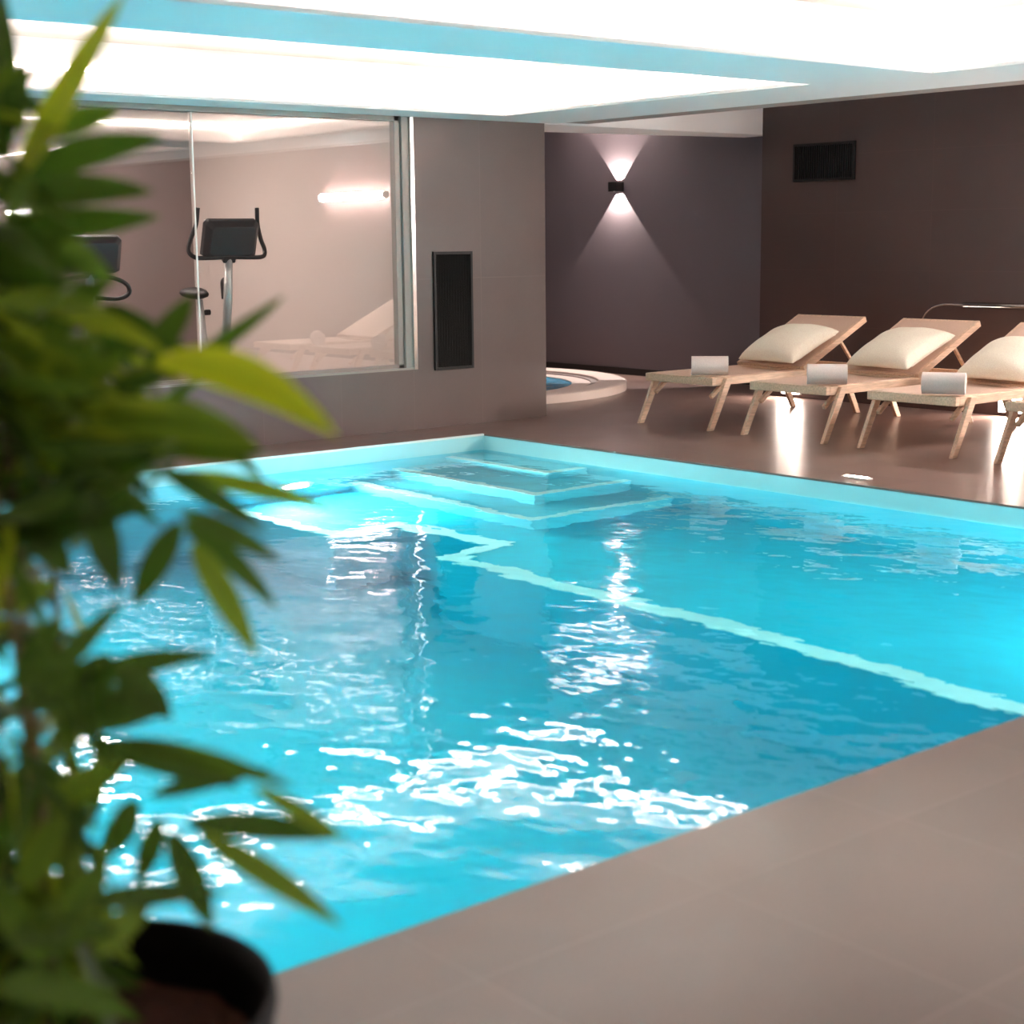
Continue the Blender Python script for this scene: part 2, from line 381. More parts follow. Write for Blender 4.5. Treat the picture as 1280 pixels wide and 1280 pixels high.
# ------------------------------------------------------------------ ceiling with two lit coffers
ZS, ZC, LIP = 2.38, 2.72, .16
A = (-2.6, -2.4, 8.03, 5.80)       # coffer above the near deck
B = (-2.6, 6.66, 7.97, 9.62)       # coffer above the far half of the pool
SE, TE = 8.86, 9.23                # soffit edge, shaded strip edge
bm = BM()
def slab(a, b): box(bm, (a[0], a[1], ZS), (b[0], b[1], ZS+.02))
slab((BX, BY), (A[0], WY)); slab((A[2], BY), (SE, WY)); slab((A[0], BY), (A[2], A[1]))
slab((A[0], A[3]), (A[2], B[1])); slab((B[0], B[3]), (A[2], WY)); slab((B[2], B[1]), (A[2], B[3]))
slab((SE, BY), (8.87, WY))
box(bm, (BX, BY, 2.84), (12.4, 15.2, 2.95))                       # the ceiling above
for c in (A, B):                                                   # upright sides of the coffers, set back behind the lip
    x0, y0, x1, y1 = c[0]-LIP, c[1]-LIP, c[2]+LIP, c[3]+LIP
    box(bm, (x0-.03, y0-.03, ZS+.02), (x0, y1+.03, 2.84)); box(bm, (x1, y0-.03, ZS+.02), (x1+.03, y1+.03, 2.84))
    box(bm, (x0, y0-.03, ZS+.02), (x1, y0, 2.84)); box(bm, (x0, y1, ZS+.02), (x1, y1+.03, 2.84))
box(bm, (8.80, BY, ZS+.02), (8.86, WY, 2.84))
ceil = struct('ceiling', bm, M['ceil'], 'white ceiling with two recessed coffers glowing with hidden light', 'ceiling')
for c in (A, B):
    bm = BM(); box(bm, (c[0]-LIP, c[1]-LIP, ZC), (c[2]+LIP, c[3]+LIP, ZC+.02))
    link('coffer_panel', bm, M['coffer'], ceil)
bm = BM(); box(bm, (8.87, BY, ZS+.012), (TE, WY, ZS+.05)); struct('soffit_shade', bm, M['band'], 'edge strip of the lowered ceiling, its shade put into a taupe colour', 'trim')  # strip of soffit with its shade painted in as taupe
bm = BM(); prism(bm, [(8.76, WY), (11.54, WY), (11.54, 10.42), (8.76, 10.92)], ZS-.005, 2.84)
struct('beam_alcove', bm, M['ceil'], 'white beam over the opening to the alcove', 'beam')
cove = thing('cove_lighting', 'hidden warm white light strips in the ceiling coffers', 'light')
for c in (A, B):
    d = LIP; z = ZS+.15
    x0, y0, x1, y1 = c[0]-d, c[1]-d, c[2]+d, c[3]+d
    for a, b in (((x0, y0), (x1, y0+.025)), ((x0, y1-.025), (x1, y1)), ((x0, y0+.025), (x0+.025, y1-.025)), ((x1-.025, y0+.025), (x1, y1-.025))):
        bm = BM(); box(bm, (*a, z), (*b, z+.03)); link('light_strip', bm, M['led'], cove)

# ------------------------------------------------------------------ gym window
win = thing('window_1', 'long glazed window between the pool and the gym', 'window', kind='structure')
JX = 5.585
bm = BM()
box(bm, (FX0, WY+.03, SILL), (FX1-.05, WY+.09, SILL+.03)); box(bm, (FX0, WY+.03, 2.345), (FX1-.05, WY+.09, 2.385))
box(bm, (7.28, WY+.03, SILL), (7.33, WY+.09, 2.385)); box(bm, (7.335, WY+.01, SILL), (7.40, WY+.11, 2.385))
link('frame', bm, M['alu'], win, bevel=.003)
for a, b in ((FX0, 3.4), (3.403, JX-.0125), (JX+.004, 7.285)):
    bm = BM(); box(bm, (a, WY+.055, SILL+.03), (b, WY+.065, 2.345)); link('glass_pane', bm, M['glass'], win)
bm = BM(); box(bm, (JX-.004, WY+.053, SILL+.03), (JX+.004, WY+.067, 2.345)); link('joint', bm, M['gasket'], win)
bm = BM(); box(bm, (7.40, WY-.012, SILL-.012), (7.432, WY+.02, 2.38)); struct('trim_2', bm, M['bright'], 'bright steel corner trim beside the gym window', 'trim')
bm = BM(); box(bm, (FX0, WY-.008, SILL-.012), (7.40, WY+.03, SILL+.004)); struct('trim_3', bm, M['alu'], 'metal sill edge under the gym window', 'trim')

# ------------------------------------------------------------------ lamps
def pool_light(x, y, z, d, label):
    t = thing('pool_light', label, 'pool light', (x, y, z), 0, 'underwater pool lights')
    for nm, prof, m in (('rim', [(.105, 0), (.145, 0), (.15, .008), (.142, .02), (.115, .024), (.105, .02)], 'white'), ('lens', [(.0, .018), (.07, .016), (.107, .008), (.107, 0.002), (0, .002)], 'poollamp')):
        bm = BM(); lathe(bm, prof, seg=32, close=(nm == 'rim'))
        bmesh.ops.transform(bm, matrix=Matrix.Rotation(PI/2 if d < 0 else -PI/2, 4, 'X'), verts=bm.verts[:])
        link(nm, bm, M[m], t, smooth=True)
pool_light(5.90, PY1, WAT-.66, -1, 'glowing round pool light on the far pool wall left of the steps')
pool_light(3.0, PY1, WAT-.66, -1, 'underwater pool light on the far pool wall behind the bamboo leaves')
pool_light(1.2, PY0, WAT-.66, 1, 'underwater pool light in the near pool wall below the plant pot')
pool_light(6.9, PY0, WAT-.66, 1, 'unseen underwater lamp added in the near pool wall to brighten the shelf')  # unseen lamp added to brighten the shallow shelf

def wall_sconce():
    t = thing('wall_sconce', 'small black cube wall lamp casting light up and down the alcove', 'wall lamp', (NX, 12.69, 2.0))
    bm = BM(); s, h = .062, .05
    box(bm, (-.115, -s, -h), (-.105, s, h)); box(bm, (-.01, -s, -h), (0, s, h)); box(bm, (-.105, -s, -h), (-.01, -s+.01, h)); box(bm, (-.105, s-.01, -h), (-.01, s, h))
    link('housing', bm, M['lampblack'], t, bevel=.002)
    bm = BM(); box(bm, (-.103, -s+.012, -.008), (-.012, s-.012, .008)); link('lamp_core', bm, M['lampblack'], t)
    for sg in (1, -1):
        l = bpy.data.lights.new('sconce_beam', 'SPOT'); l.energy = 120; l.spot_size = math.radians(86); l.spot_blend = .12; l.shadow_soft_size = .004; l.color = (1, .86, .78)
        o = bpy.data.objects.new('sconce_beam', l); C.objects.link(o); o.parent = t; o.location = (-.022, 0, .012*sg)
        o.rotation_euler = (PI if sg > 0 else 0, 0, 0)
wall_sconce()
def wall_strip_light(y0, y1, z, label):
    t = thing('wall_lamp', label, 'wall lamp', (WX, y0, z), 0, 'long wall lamps')
    Lg = y1-y0
    bm = BM(); box(bm, (-.03, .05, -.05), (0, Lg-.05, .05)); link('housing', bm, M['white'], t, bevel=.004)
    bm = BM(); tube(bm, [(-.05, .02, 0), (-.05, Lg-.02, 0)], .045, 16); link('diffuser', bm, M['tube'], t, smooth=True)
    for p, q in ((0, .02), (Lg-.02, Lg)):
        bm = BM(); tube(bm, [(-.05, p, 0), (-.05, q, 0)], .05, 16); link('end_cap', bm, M['white'], t)
wall_strip_light(2.92, 4.32, 2.0, 'long white tube lamp on the dark wall, seen mirrored in the gym glass')
wall_strip_light(-6.85, -5.5, 2.0, 'long white tube lamp on the dark wall far behind the viewpoint')
for k in range(3):
    t = thing('ceiling_light', 'slim ceiling light of the gym room above the exercise machines', 'ceiling light', (1.0+k*2.3, 12.2, 2.84), 0, 'gym ceiling lights')
    bm = BM(); box(bm, (-.06, -.6, -.05), (.06, .6, 0)); link('housing', bm, M['white'], t)
    bm = BM(); box(bm, (-.05, -.58, -.056), (.05, .58, -.05)); link('diffuser', bm, M['gymlamp'], t)
for y, lb in ((9.66, 'low glowing lamp at the wall foot behind the farthest lounger'), (7.36, 'low glowing lamp at the wall foot behind the third lounger')):
    t = thing('wall_lamp', lb, 'wall lamp', (WX, y, 0), 0, 'low wall lamps')
    bm = BM(); box(bm, (-.03, -.11, .03), (0, .11, .28)); link('housing', bm, M['white'], t)
    bm = BM(); box(bm, (-.036, -.10, .04), (-.03, .10, .27)); link('diffuser', bm, M['lowlamp'], t)
for k, y in enumerate((8.9, 7.3, 5.7, 4.1)):  # unseen ceiling lamps added to light the loungers
    t = thing('fill_downlight', 'unseen round lamp added in the raised ceiling to light the loungers', 'ceiling light', (9.9, y, 2.84), 0, 'added lamps over the loungers')
    bm = BM(); lathe(bm, [(.07, 0), (.095, 0), (.095, -.008), (.07, -.012)], seg=24, close=True); link('rim', bm, M['white'], t)
    bm = BM(); lathe(bm, [(0, -.002), (.07, -.002), (.07, -.006), (0, -.006)], seg=24); link('lens', bm, M['down'], t)

# ------------------------------------------------------------------ fittings
def grille(name, w, h, n, label, mw):
    t = thing(name, label, 'vent'); t.matrix_world = mw
    f = .022
    bm = BM(); box(bm, (0, -.02, 0), (f, .004, h)); box(bm, (w-f, -.02, 0), (w, .004, h)); box(bm, (f, -.02, 0), (w-f, .004, f)); box(bm, (f, -.02, h-f), (w-f, .004, h))
    link('frame', bm, M['vent'], t, bevel=.002)
    bm = BM(); box(bm, (f, -.002, f), (w-f, .002, h-f)); link('backing', bm, M['ventback'], t)
    bm = BM()
    for k in range(n):
        x = f+(w-2*f)*(k+.5)/n; bar(bm, (x, -.010, f), (x, -.010, h-f), .004, .014, (1, .25, 0))
    link('slat', bm, M['vent'], t)
grille('wall_vent', .385, .92, 22, 'tall black slatted air vent in the tiled pier', Matrix.Translation((7.598, WY, .448)))
grille('wall_vent', .69, .33, 26, 'wide black air vent high on the dark right wall', Matrix.Translation((WX, 9.69, 1.94)) @ Matrix.Rotation(-PI/2, 4, 'Z'))
t = thing('deck_fitting', 'small white oval fitting in the floor by the pool edge', 'floor fitting', (7.80, 6.09, 0))
bm = BM(); pr = [(.035*math.cos(a)*1, (.075 if math.sin(a) > 0 else -.075)+.035*math.sin(a)) for a in [2*PI*k/24 for k in range(24)]]
prism(bm, pr, 0, .008); link('cover', bm, M['white'], t, bevel=.002)
bm = BM(); prism(bm, [(x*.6, y*.8) for x, y in pr], .008, .010); link('lens', bm, M['down'], t)
t = thing('grab_rail', 'bent chrome rail on the dark wall behind the second lounger', 'rail', (11.3, 8.2, .7))
bm = BM(); tube(bm, arc([(.09, .02, -.12), (.02, .01, -.02), (0, -.03, .085), (0, -.1, .15), (0, -.2, .185), (0, -.32, .19), (0, -.5, .19)], 6), .010, 10); link('bend', bm, M['chrome'], t, smooth=True)
bm = BM(); tube(bm, [(0, -.42, .19), (0, -1.9, .19)], .025, 12); tube(bm, [(0, -1.8, .19), (.1, -1.8, .19)], .012, 10); tube(bm, [(0, -.5, .19), (.1, -.5, .19)], .012, 10); link('bar', bm, M['chrome'], t, smooth=True)

# hot tub
t = thing('hot_tub', 'round cream tiled hot tub set in the alcove floor', 'hot tub', (9.59, 12.71, 0))
bm = BM(); lathe(bm, [(1.62, 0), (1.9, 0), (1.9, .075), (1.88, .085), (1.64, .085), (1.62, .08)], seg=96, close=True); link('rim', bm, M['tubtile'], t)
bm = BM(); lathe(bm, [(1.55, .0), (1.618, .0), (1.618, .062), (1.55, .062)], seg=96, close=True); link('step', bm, M['tubstep'], t)
bm = BM(); lathe(bm, [(1.36, .0), (1.548, .0), (1.548, .052), (1.36, .052)], seg=96, close=True); link('inner_rim', bm, M['tubtile'], t)
bm = BM(); lathe(bm, [(0, .004), (1.358, .004), (1.358, .01), (0, .01)], seg=96); link('shell', bm, M['tubblue'], t)
bm = BM(); lathe(bm, [(0, .012), (1.357, .012), (1.357, .042), (0, .042)], seg=96); link('water', bm, M['tubwater'], t)
for k in range(3):  # unseen ceiling lamps added to brighten the hot tub
    l = thing('alcove_fill', 'unseen lamp added in the alcove ceiling to light the hot tub', 'ceiling light', (9.0+k*.75, 12.0+k*.8, 2.84), 0, 'added alcove lamps')
    bm = BM(); lathe(bm, [(0, -.002), (.06, -.002), (.06, -.01), (0, -.01)], seg=20); link('lens', bm, M['alcovefill'], l)

# ------------------------------------------------------------------ loungers
def make_lounger():
    t = thing('sun_lounger', 'x', 'sun lounger')
    zt, zb = .400, .338; yo, yi = .362, .325
    bm = BM()
    box(bm, (0, -yo, zb), (.045, yo, zt))
    for s in (1, -1):
        a, b = sorted((s*yi, s*yo)); box(bm, (.045, a, zb), (1.92, b, zt))
    box(bm, (1.875, -yi, zb), (1.92, yi, zt)); box(bm, (1.045, -yi, zb+.005), (1.10, yi, zt+.004))
    link('frame', bm, M['wood'], t, bevel=.006)
    for s in (1, -1):
        for x0, x1 in ((-.035, .165), (1.78, 1.56)):
            bm = BM(); y = s*(.362+.016) if x0 < 1 else s*.345
            hw = .036
            hexa(bm, [(x0-hw*.75, y-.016, 0), (x0+hw*.75, y-.016, 0), (x0+hw*.75, y+.016, 0), (x0-hw*.75, y+.016, 0),
                      (x1-hw, y-.016, zt-.006), (x1+hw, y-.016, zt-.006), (x1+hw, y+.016, zt-.006), (x1-hw, y+.016, zt-.006)])
            link('leg', bm, M['wood'], t, bevel=.005)
        bm = BM(); bar(bm, (.05, s*.30, .245), (.19, s*.30, .345), .03, .03); link('brace', bm, M['wood'], t, bevel=.004)
        bm = BM(); bar(bm, (1.66, s*.30, .20), (1.42, s*.30, .345), .03, .03); link('brace', bm, M['wood'], t, bevel=.004)
    # seat: fabric with a slight sag
    bm = BM(); nx, ny = 14, 10; g = []
    for side in (0, 1):
        rows = []
        for i in range(nx+1):
            r = []
            for j in range(ny+1):
                u, v = i/nx, j/ny
                x = .012+u*1.05; y = -.335+v*.67
                z = zt+.004-.035*(math.sin(PI*v)**.8)*(min(1, (u+.10)*1.6))*(.55+.45*math.sin(PI*min(1, u+.2)))-side*.006
                r.append(bm.verts.new((x, y, z)))
            rows.append(r)
        g.append(rows)
    for side in (0, 1):
        for i in range(nx):
            for j in range(ny):
                bm.faces.new([g[side][i][j], g[side][i+1][j], g[side][i+1][j+1], g[side][i][j+1]])
    for i in range(nx):
        for j in (0, ny): bm.faces.new([g[0][i][j], g[0][i+1][j], g[1][i+1][j], g[1][i][j]])
    for j in range(ny):
        for i in (0, nx): bm.faces.new([g[0][i][j], g[0][i][j+1], g[1][i][j+1], g[1][i][j]])
    link('seat', bm, M['sling'], t, smooth=False)
    # backrest turned up about its hinge
    a = math.radians(25.5); hx, hz, Lb = 1.075, .405, .86
    d = Vector((math.cos(a), 0, math.sin(a))); n = Vector((-math.sin(a), 0, math.cos(a)))
    h = Vector((hx, 0, hz))
    bm = BM()
    for s in (1, -1): bar(bm, h+Vector((0, s*.342, 0)), h+d*Lb+Vector((0, s*.342, 0)), .038, .05)
    bar(bm, h+d*(Lb-.02)+Vector((0, -.323, 0)), h+d*(Lb-.02)+Vector((0, .323, 0)), .04, .048, d)
    bar(bm, h+d*.02+Vector((0, -.323, 0)), h+d*.02+Vector((0, .323, 0)), .04, .03, d)
    bk = link('backrest', bm, M['wood'], t, bevel=.005)
    bm = BM(); p, q = h+n*.020+d*.005, h+n*.020+d*(Lb-.035); bar(bm, p, q, .66, .012); link('back_fabric', bm, M['sling'], bk)
    for s in (1, -1):
        bm = BM(); bar(bm, h+d*.56+Vector((0, s*.30, -.03)), Vector((1.80, s*.30, zt-.025)), .022, .022); link('prop', bm, M['wood'], t)
    bm = BM(); box(bm, (1.10, -.322, zb+.012), (1.16, .322, zb+.024)); link('strap', bm, M['strap'], t)
    return t
lab = ['light wooden sun lounger nearest the hot tub, farthest from the viewer',
       'light wooden sun lounger in front of the bent chrome rail',
       'light wooden sun lounger third along from the hot tub',
       'light wooden sun lounger cut off at the photo edge, only its front corner showing']
LC = [8.765, 7.665, 6.585, 5.49]
proto = make_lounger()
for i, yc in enumerate(LC):
    o = proto if i == 0 else copy_tree(proto)
    o.location = (8.985, yc, 0); o['label'] = lab[i]; o['group'] = 'sun loungers in a row by the pool'

def make_pillow(w, d, th):
    bm = BM(); n = 18; rows = {}
    for side in (1, -1):
        for i in range(n+1):
            for j in range(n+1):
                u, v = 2*i/n-1, 2*j/n-1
                e = max(0, (1-u**2))*max(0, (1-v**2))
                if e <= 1e-9 and side == -1: rows[(side, i, j)] = rows[(1, i, j)]; continue
                px = w/2*u*(1-.07*(1-u*u*0)*(1-v*v)*abs(u)**2); py = d/2*v*(1-.08*(1-u*u)*abs(v)**2)
                wr = 1+.05*math.sin(7*u+3*v)*math.cos(5*v-2*u)
                rows[(side, i, j)] = bm.verts.new((px, py, (th/2 if side > 0 else -th/2*.3)*e**.36*wr))
    for side in (1, -1):
        for i in range(n):
            for j in range(n):
                f = [rows[(side, i, j)], rows[(side, i+1, j)], rows[(side, i+1, j+1)], rows[(side, i, j+1)]]
                try: bm.faces.new(f)
                except ValueError: pass
    return bm
plab = ['large cream pillow on the lounger nearest the hot tub', 'large cream pillow on the lounger before the chrome rail', 'large cream pillow on the third lounger from the hot tub']
ppos = [(.205, -.06, -.08), (.225, -.06, -.10), (.16, -.01, -.04)]
a = math.radians(25.5)
pil0 = None
for i in range(3):
    s, dy, rz = ppos[i]
    if pil0 is None:
        pil0 = link('pillow', make_pillow(.60, .66, .25), M['pillow'], smooth=True)
        md = pil0.modifiers.new('soft', 'SUBSURF'); md.levels = 1; md.render_levels = 1
        bm = BM(); tube(bm, [(-.255*.93, -.315, 0), (0, -.308, 0), (.255*.93, -.315, 0)], .004, 6); link('seam', bm, M['pillow'], pil0)
        o = pil0
    else: o = copy_tree(pil0)
    off = .076
    o.location = (8.985+1.075+math.cos(a)*s-math.sin(a)*off, LC[i]+dy, .405+math.sin(a)*s+math.cos(a)*off+.012)
    o.rotation_euler = (0, -a+.03, rz)
    tag(o, plab[i], 'pillow', 'cream pillows on the loungers')
def make_towel():
    t = thing('rolled_towel', 'x', 'towel')
    bm = BM(); n = 150; L2, prof_o, prof_i = .14, [], []
    def sp(k, off):
        tn = k/(n-1)*4.75; r = .010+.0125*tn+off
        return (r*math.cos(2*PI*tn), r*math.sin(2*PI*tn))
    for ys in (-L2, L2):
        prof_o.append([bm.verts.new((sp(k, .0055)[0], ys, sp(k, .0055)[1])) for k in range(n)])
        prof_i.append([bm.verts.new((sp(k, -.0055)[0], ys, sp(k, -.0055)[1])) for k in range(n)])
    for k in range(n-1):
        for P in (prof_o, prof_i): bm.faces.new((P[0][k], P[0][k+1], P[1][k+1], P[1][k])).smooth = True
        for e in (0, 1): bm.faces.new((prof_o[e][k], prof_o[e][k+1], prof_i[e][k+1], prof_i[e][k]))
    for k in (0, n-1): bm.faces.new((prof_o[0][k], prof_i[0][k], prof_i[1][k], prof_o[1][k]))
    zmin = min(v.co.z for v in bm.verts)
    for v in bm.verts: v.co.z = (v.co.z-zmin)*1.02
    o = link('towel_roll', bm, M['towel'], t)
    sp_ = o.modifiers.new('split', 'EDGE_SPLIT'); sp_.split_angle = math.radians(40)
    bm = BM(); tube(bm, [(.062, -L2, .004), (.062, L2, .004)], .004, 8); link('hem', bm, M['towel'], t, smooth=True)
    return t
tlab = ['rolled white towel on the lounger nearest the hot tub', 'rolled white towel on the lounger before the chrome rail', 'rolled white towel on the third lounger from the hot tub']
tw0 = None
for i, (x, y) in enumerate(((9.08, 8.52), (9.07, 7.37), (9.02, 6.345))):
    if tw0 is None: tw0 = make_towel(); o = tw0
    else: o = copy_tree(tw0)
    o.location = (x, y, .410); o.rotation_euler = (0, 0, (.78, .74, .5)[i]); tag(o, tlab[i], 'towel', 'rolled towels on the loungers')

# ------------------------------------------------------------------ exercise bikes (they face the pool, -y)
def make_bike(label, loc, rz, seat=True, low=False):
    t = thing('exercise_bike', label, 'exercise bike', loc, rz)
    bm = BM()
    for y, w in ((-.42, .28), (.55, .26)): tube(bm, [(-w, y, .04), (w, y, .04)], .035, 12)
    bar(bm, (0, -.42, .06), (0, .55, .06), .07, .05, (1, 0, 0)); link('base_frame', bm, M['silver'], t, smooth=False)
    bm = BM(); tube(bm, [(0, -.12, .30), (0, -.27, 1.02), (0, -.32, 1.40)], [.036, .034, .03], 14); link('console_post', bm, M['silver'], t, smooth=True)
    bm = BM()
    prof = [(-.52, .10), (-.50, .34), (-.36, .52), (-.12, .60), (.12, .52), (.24, .34), (.30, .10)]
    aa = [bm.verts.new((-.06, y, z)) for y, z in prof]; bb = [bm.verts.new((.06, y, z)) for y, z in prof]
    bm.faces.new(aa); bm.faces.new(bb[::-1])
    for i in range(len(prof)): bm.faces.new((aa[i], aa[(i+1) % len(prof)], bb[(i+1) % len(prof)], bb[i]))
    link('shroud', bm, M['shroud'], t, bevel=.02)
    bm = BM(); tube(bm, [(-.075, -.28, .33), (.075, -.28, .33)], .20, 36); fw = link('flywheel', bm, M['silver'], t)
    bm = BM(); tube(bm, [(-.08, -.28, .33), (.08, -.28, .33)], .06, 24); link('hub', bm, M['rubber'], fw)
    bm = BM(); tube(bm, [(-.13, .02, .34), (.13, .02, .34)], .018, 10); bar(bm, (-.12, .02, .34), (-.12, .10, .49), .02, .03, (1, 0, 0)); bar(bm, (.12, .02, .34), (.12, -.06, .19), .02, .03, (1, 0, 0))
    ck = link('crank', bm, M['chrome'], t)
    for s, y, z in ((-1, .10, .49), (1, -.06, .19)):
        bm = BM(); box(bm, (s*.14-.05*(s < 0), y-.05, z-.015), (s*.14+.05*(s > 0), y+.05, z+.015)); link('pedal', bm, M['rubber'], ck, bevel=.006)
    # console: a slab leaning toward the rider with a rounded back
    c = Vector((0, -.34, 1.475)); up = Vector((0, -.34, .94)).normalized(); nb = Vector((0, -.94, -.34)).normalized()
    bm = BM(); w, h, dpt = .22, .150, .045
    sec = [(-w, -h*.85), (-w*1.0, h*.8), (-w*.86, h), (w*.86, h), (w*1.0, h*.8), (w, -h*.85), (w*.82, -h), (-w*.82, -h)]
    f = [bm.verts.new(c+Vector((x, 0, 0))+up*z-nb*.02) for x, z in sec]
    m2 = [bm.verts.new(c+Vector((x*.98, 0, 0))+up*z*.98+nb*.03) for x, z in sec]
    b2 = [bm.verts.new(c+Vector((x*.8, 0, 0))+up*z*.75+nb*dpt*1.7) for x, z in sec]
    bm.faces.new(f)
    for P, Q in ((f, m2), (m2, b2)):
        for i in range(8): bm.faces.new((P[i], P[(i+1) % 8], Q[(i+1) % 8], Q[i]))
    bm.faces.new(b2[::-1]); con = link('console', bm, M['console'], t, bevel=.006)
    bm = BM(); hexa(bm, [c+Vector((x*.93, 0, 0))+up*z*.9-nb*o for o in (.021, .034) for x, z in ((-w, -h), (w, -h), (w, h), (-w, h))]); link('display', bm, M['screen'], con)
    bm = BM(); bar(bm, (0, -.30, 1.30), (0, -.36, 1.40), .10, .05, (1, 0, 0)); link('mount', bm, M['console'], con, bevel=.008)
    bm = BM()
    for s in (1, -1):
        if low: tube(bm, arc([(0, -.32, 1.31), (s*.16, -.33, 1.29), (s*.26, -.32, 1.24), (s*.28, -.30, 1.17), (s*.20, -.30, 1.13), (s*.04, -.29, 1.14)], 6), .0165, 10)
        else: tube(bm, arc([(0, -.32, 1.335), (s*.16, -.34, 1.33), (s*.275, -.33, 1.335), (s*.31, -.29, 1.385), (s*.285, -.28, 1.47), (s*.25, -.31, 1.58), (s*.24, -.33, 1.70)], 6), .0165, 10)
    link('handlebar', bm, M['rubber'], t, smooth=True)
    bm = BM(); tube(bm, arc([(.0, -.29, 1.16), (.0, -.22, 1.15), (0, -.215, 1.10), (0, -.225, 1.02)], 4), .03, 10); link('bottle_holder', bm, M['console'], t, smooth=True)
    if seat:
        bm = BM(); tube(bm, [(0, .16, .36), (0, .27, 1.0)], [.032, .026], 12); link('seat_post', bm, M['silver'], t, smooth=True)
        bm = BM(); rings = []
        for k, (y, hw, z0, z1) in enumerate(((.13, .012, 1.045, 1.06), (.15, .03, 1.02, 1.07), (.22, .045, 1.01, 1.078), (.30, .085, 1.0, 1.085), (.36, .115, 1.005, 1.095), (.41, .11, 1.01, 1.098), (.435, .06, 1.03, 1.08))):
            zc, hh = (z0+z1)/2, (z1-z0)/2
            rings.append([bm.verts.new((hw*math.cos(q), y, zc+hh*math.sin(q))) for q in [2*PI*i/12 for i in range(12)]])
        for P, Q in zip(rings, rings[1:]):
            for i in range(12): bm.faces.new((P[i], P[(i+1) % 12], Q[(i+1) % 12], Q[i]))
        bm.faces.new(rings[0]); bm.faces.new(rings[-1][::-1]); link('seat', bm, M['rubber'], t, smooth=True)
        bm = BM(); tube(bm, [(.03, .24, .9), (.07, .24, .9)], .022, 10); link('knob', bm, M['rubber'], t)
    return t
make_bike('upright exercise bike with black console behind the clear gym glass', (6.26, 11.12, .012), -.10)
rb = make_bike('recumbent exercise bike half hidden behind bamboo leaves in the gym', (5.15, 11.12, -.09+.102), -.16, False, True)
rb.scale = (1, 1, .93)
bm = BM()
for k, (z, y, hw) in enumerate(()): pass
p0, p1 = Vector((.07, .55, .72)), Vector((.07, .72, 1.22))
bar(bm, p0, p1, .46, .07, (1, 0, 0)); link('seat_back', bm, M['shroud'], rb, bevel=.03)
bm = BM(); box(bm, (-.15, .22, .52), (.31, .62, .60)); link('seat', bm, M['rubber'], rb, bevel=.025)
bm = BM(); tube(bm, [(.08, .42, .06), (.08, .42, .53)], .05, 12); bar(bm, (.08, .56, .5), (.08, .74, 1.1), .06, .04, (1, 0, 0)); link('seat_post', bm, M['silver'], rb)
for s in (-.18, .36):
    bm = BM(); tube(bm, arc([(s, .60, .62), (s*1.05, .45, .66), (s*1.05, .30, .74), (s, .26, .84)], 5), .017, 10); link('side_handle', bm, M['chrome'], rb, smooth=True)


# ------------------------------------------------------------------ potted bamboo
PC = Vector((.80, 1.835, 0)); PR, PH = .25, .50
plant = thing('potted_bamboo', 'bushy green bamboo plant in a dark round pot on the near deck', 'plant', PC)
bm = BM(); lathe(bm, [(0, .0), (.16, 0), (.17, .02), (.21, .25), (PR-.006, PH-.05), (PR, PH-.02), (PR-.003, PH), (PR-.010, PH-.002), (PR-.016, PH-.05), (.20, .30), (.18, .28), (0, .28)], seg=64); link('pot', bm, M['pot'], plant, smooth=True)
bm = BM(); n = 40; rings = []
for i in range(12):
    r = .213*i/11
    rings.append([bm.verts.new((r*math.cos(2*PI*k/n), r*math.sin(2*PI*k/n), 0.43+R_.uniform(-.006, .006)+.012*math.cos(r*18))) for k in range(n)] if i else [bm.verts.new((0, 0, .44))])
for k in range(n): bm.faces.new((rings[0][0], rings[1][k], rings[1][(k+1) % n]))
for P, Q in zip(rings[1:], rings[2:]):
    for k in range(n): bm.faces.new((P[k], P[(k+1) % n], Q[(k+1) % n], Q[k]))
link('soil', bm, M['soil'], plant)
class Leaves:
    def __init__(s): s.v, s.f, s.tone = [], [], []
    def add(s, b, tip, w, tone, droop=.0, nrm=None, twist=0):
        b, tip = Vector(b), Vector(tip); ax = tip-b; Lg = ax.length; d = ax.normalized()
        n0 = Vector(nrm) if nrm is not None else Vector((0, 0, 1))
        side = d.cross(n0)
        if side.length < .1: side = d.cross(Vector((1, 0, 0)))
        side.normalize(); up = side.cross(d)
        side = side*math.cos(twist)+up*math.sin(twist); up = side.cross(d)
        base = len(s.v); N = 9
        for i in range(N+1):
            u = i/N
            wd = w*.5*math.sin(PI*min(1, u*.96+.04)**.85)**.75 if i < N else 0
            c = b+ax*u+Vector((0, 0, 1))*droop*Lg*4*u*(1-u)
            fold = .22*wd
            s.v += [c-side*wd+up*fold, c, c+side*wd+up*fold]
            s.tone += [tone, tone*.86, tone]
        for i in range(N):
            o = base+3*i
            s.f += [(o, o+1, o+4, o+3), (o+1, o+2, o+5, o+4)]
    def build(s, name, parent):
        me = bpy.data.meshes.new(name); pm = parent.matrix_world.translation if False else PC
        me.from_pydata([tuple(p-pm) for p in s.v], [], s.f); me.update()
        at_ = me.attributes.new('leaf_tone', 'FLOAT', 'POINT')
        at_.data.foreach_set('value', s.tone)
        me.polygons.foreach_set('use_smooth', [True]*len(me.polygons)); me.materials.append(M['leaf'])
        o = bpy.data.objects.new(name, me); C.objects.link(o); o.parent = parent
        return o
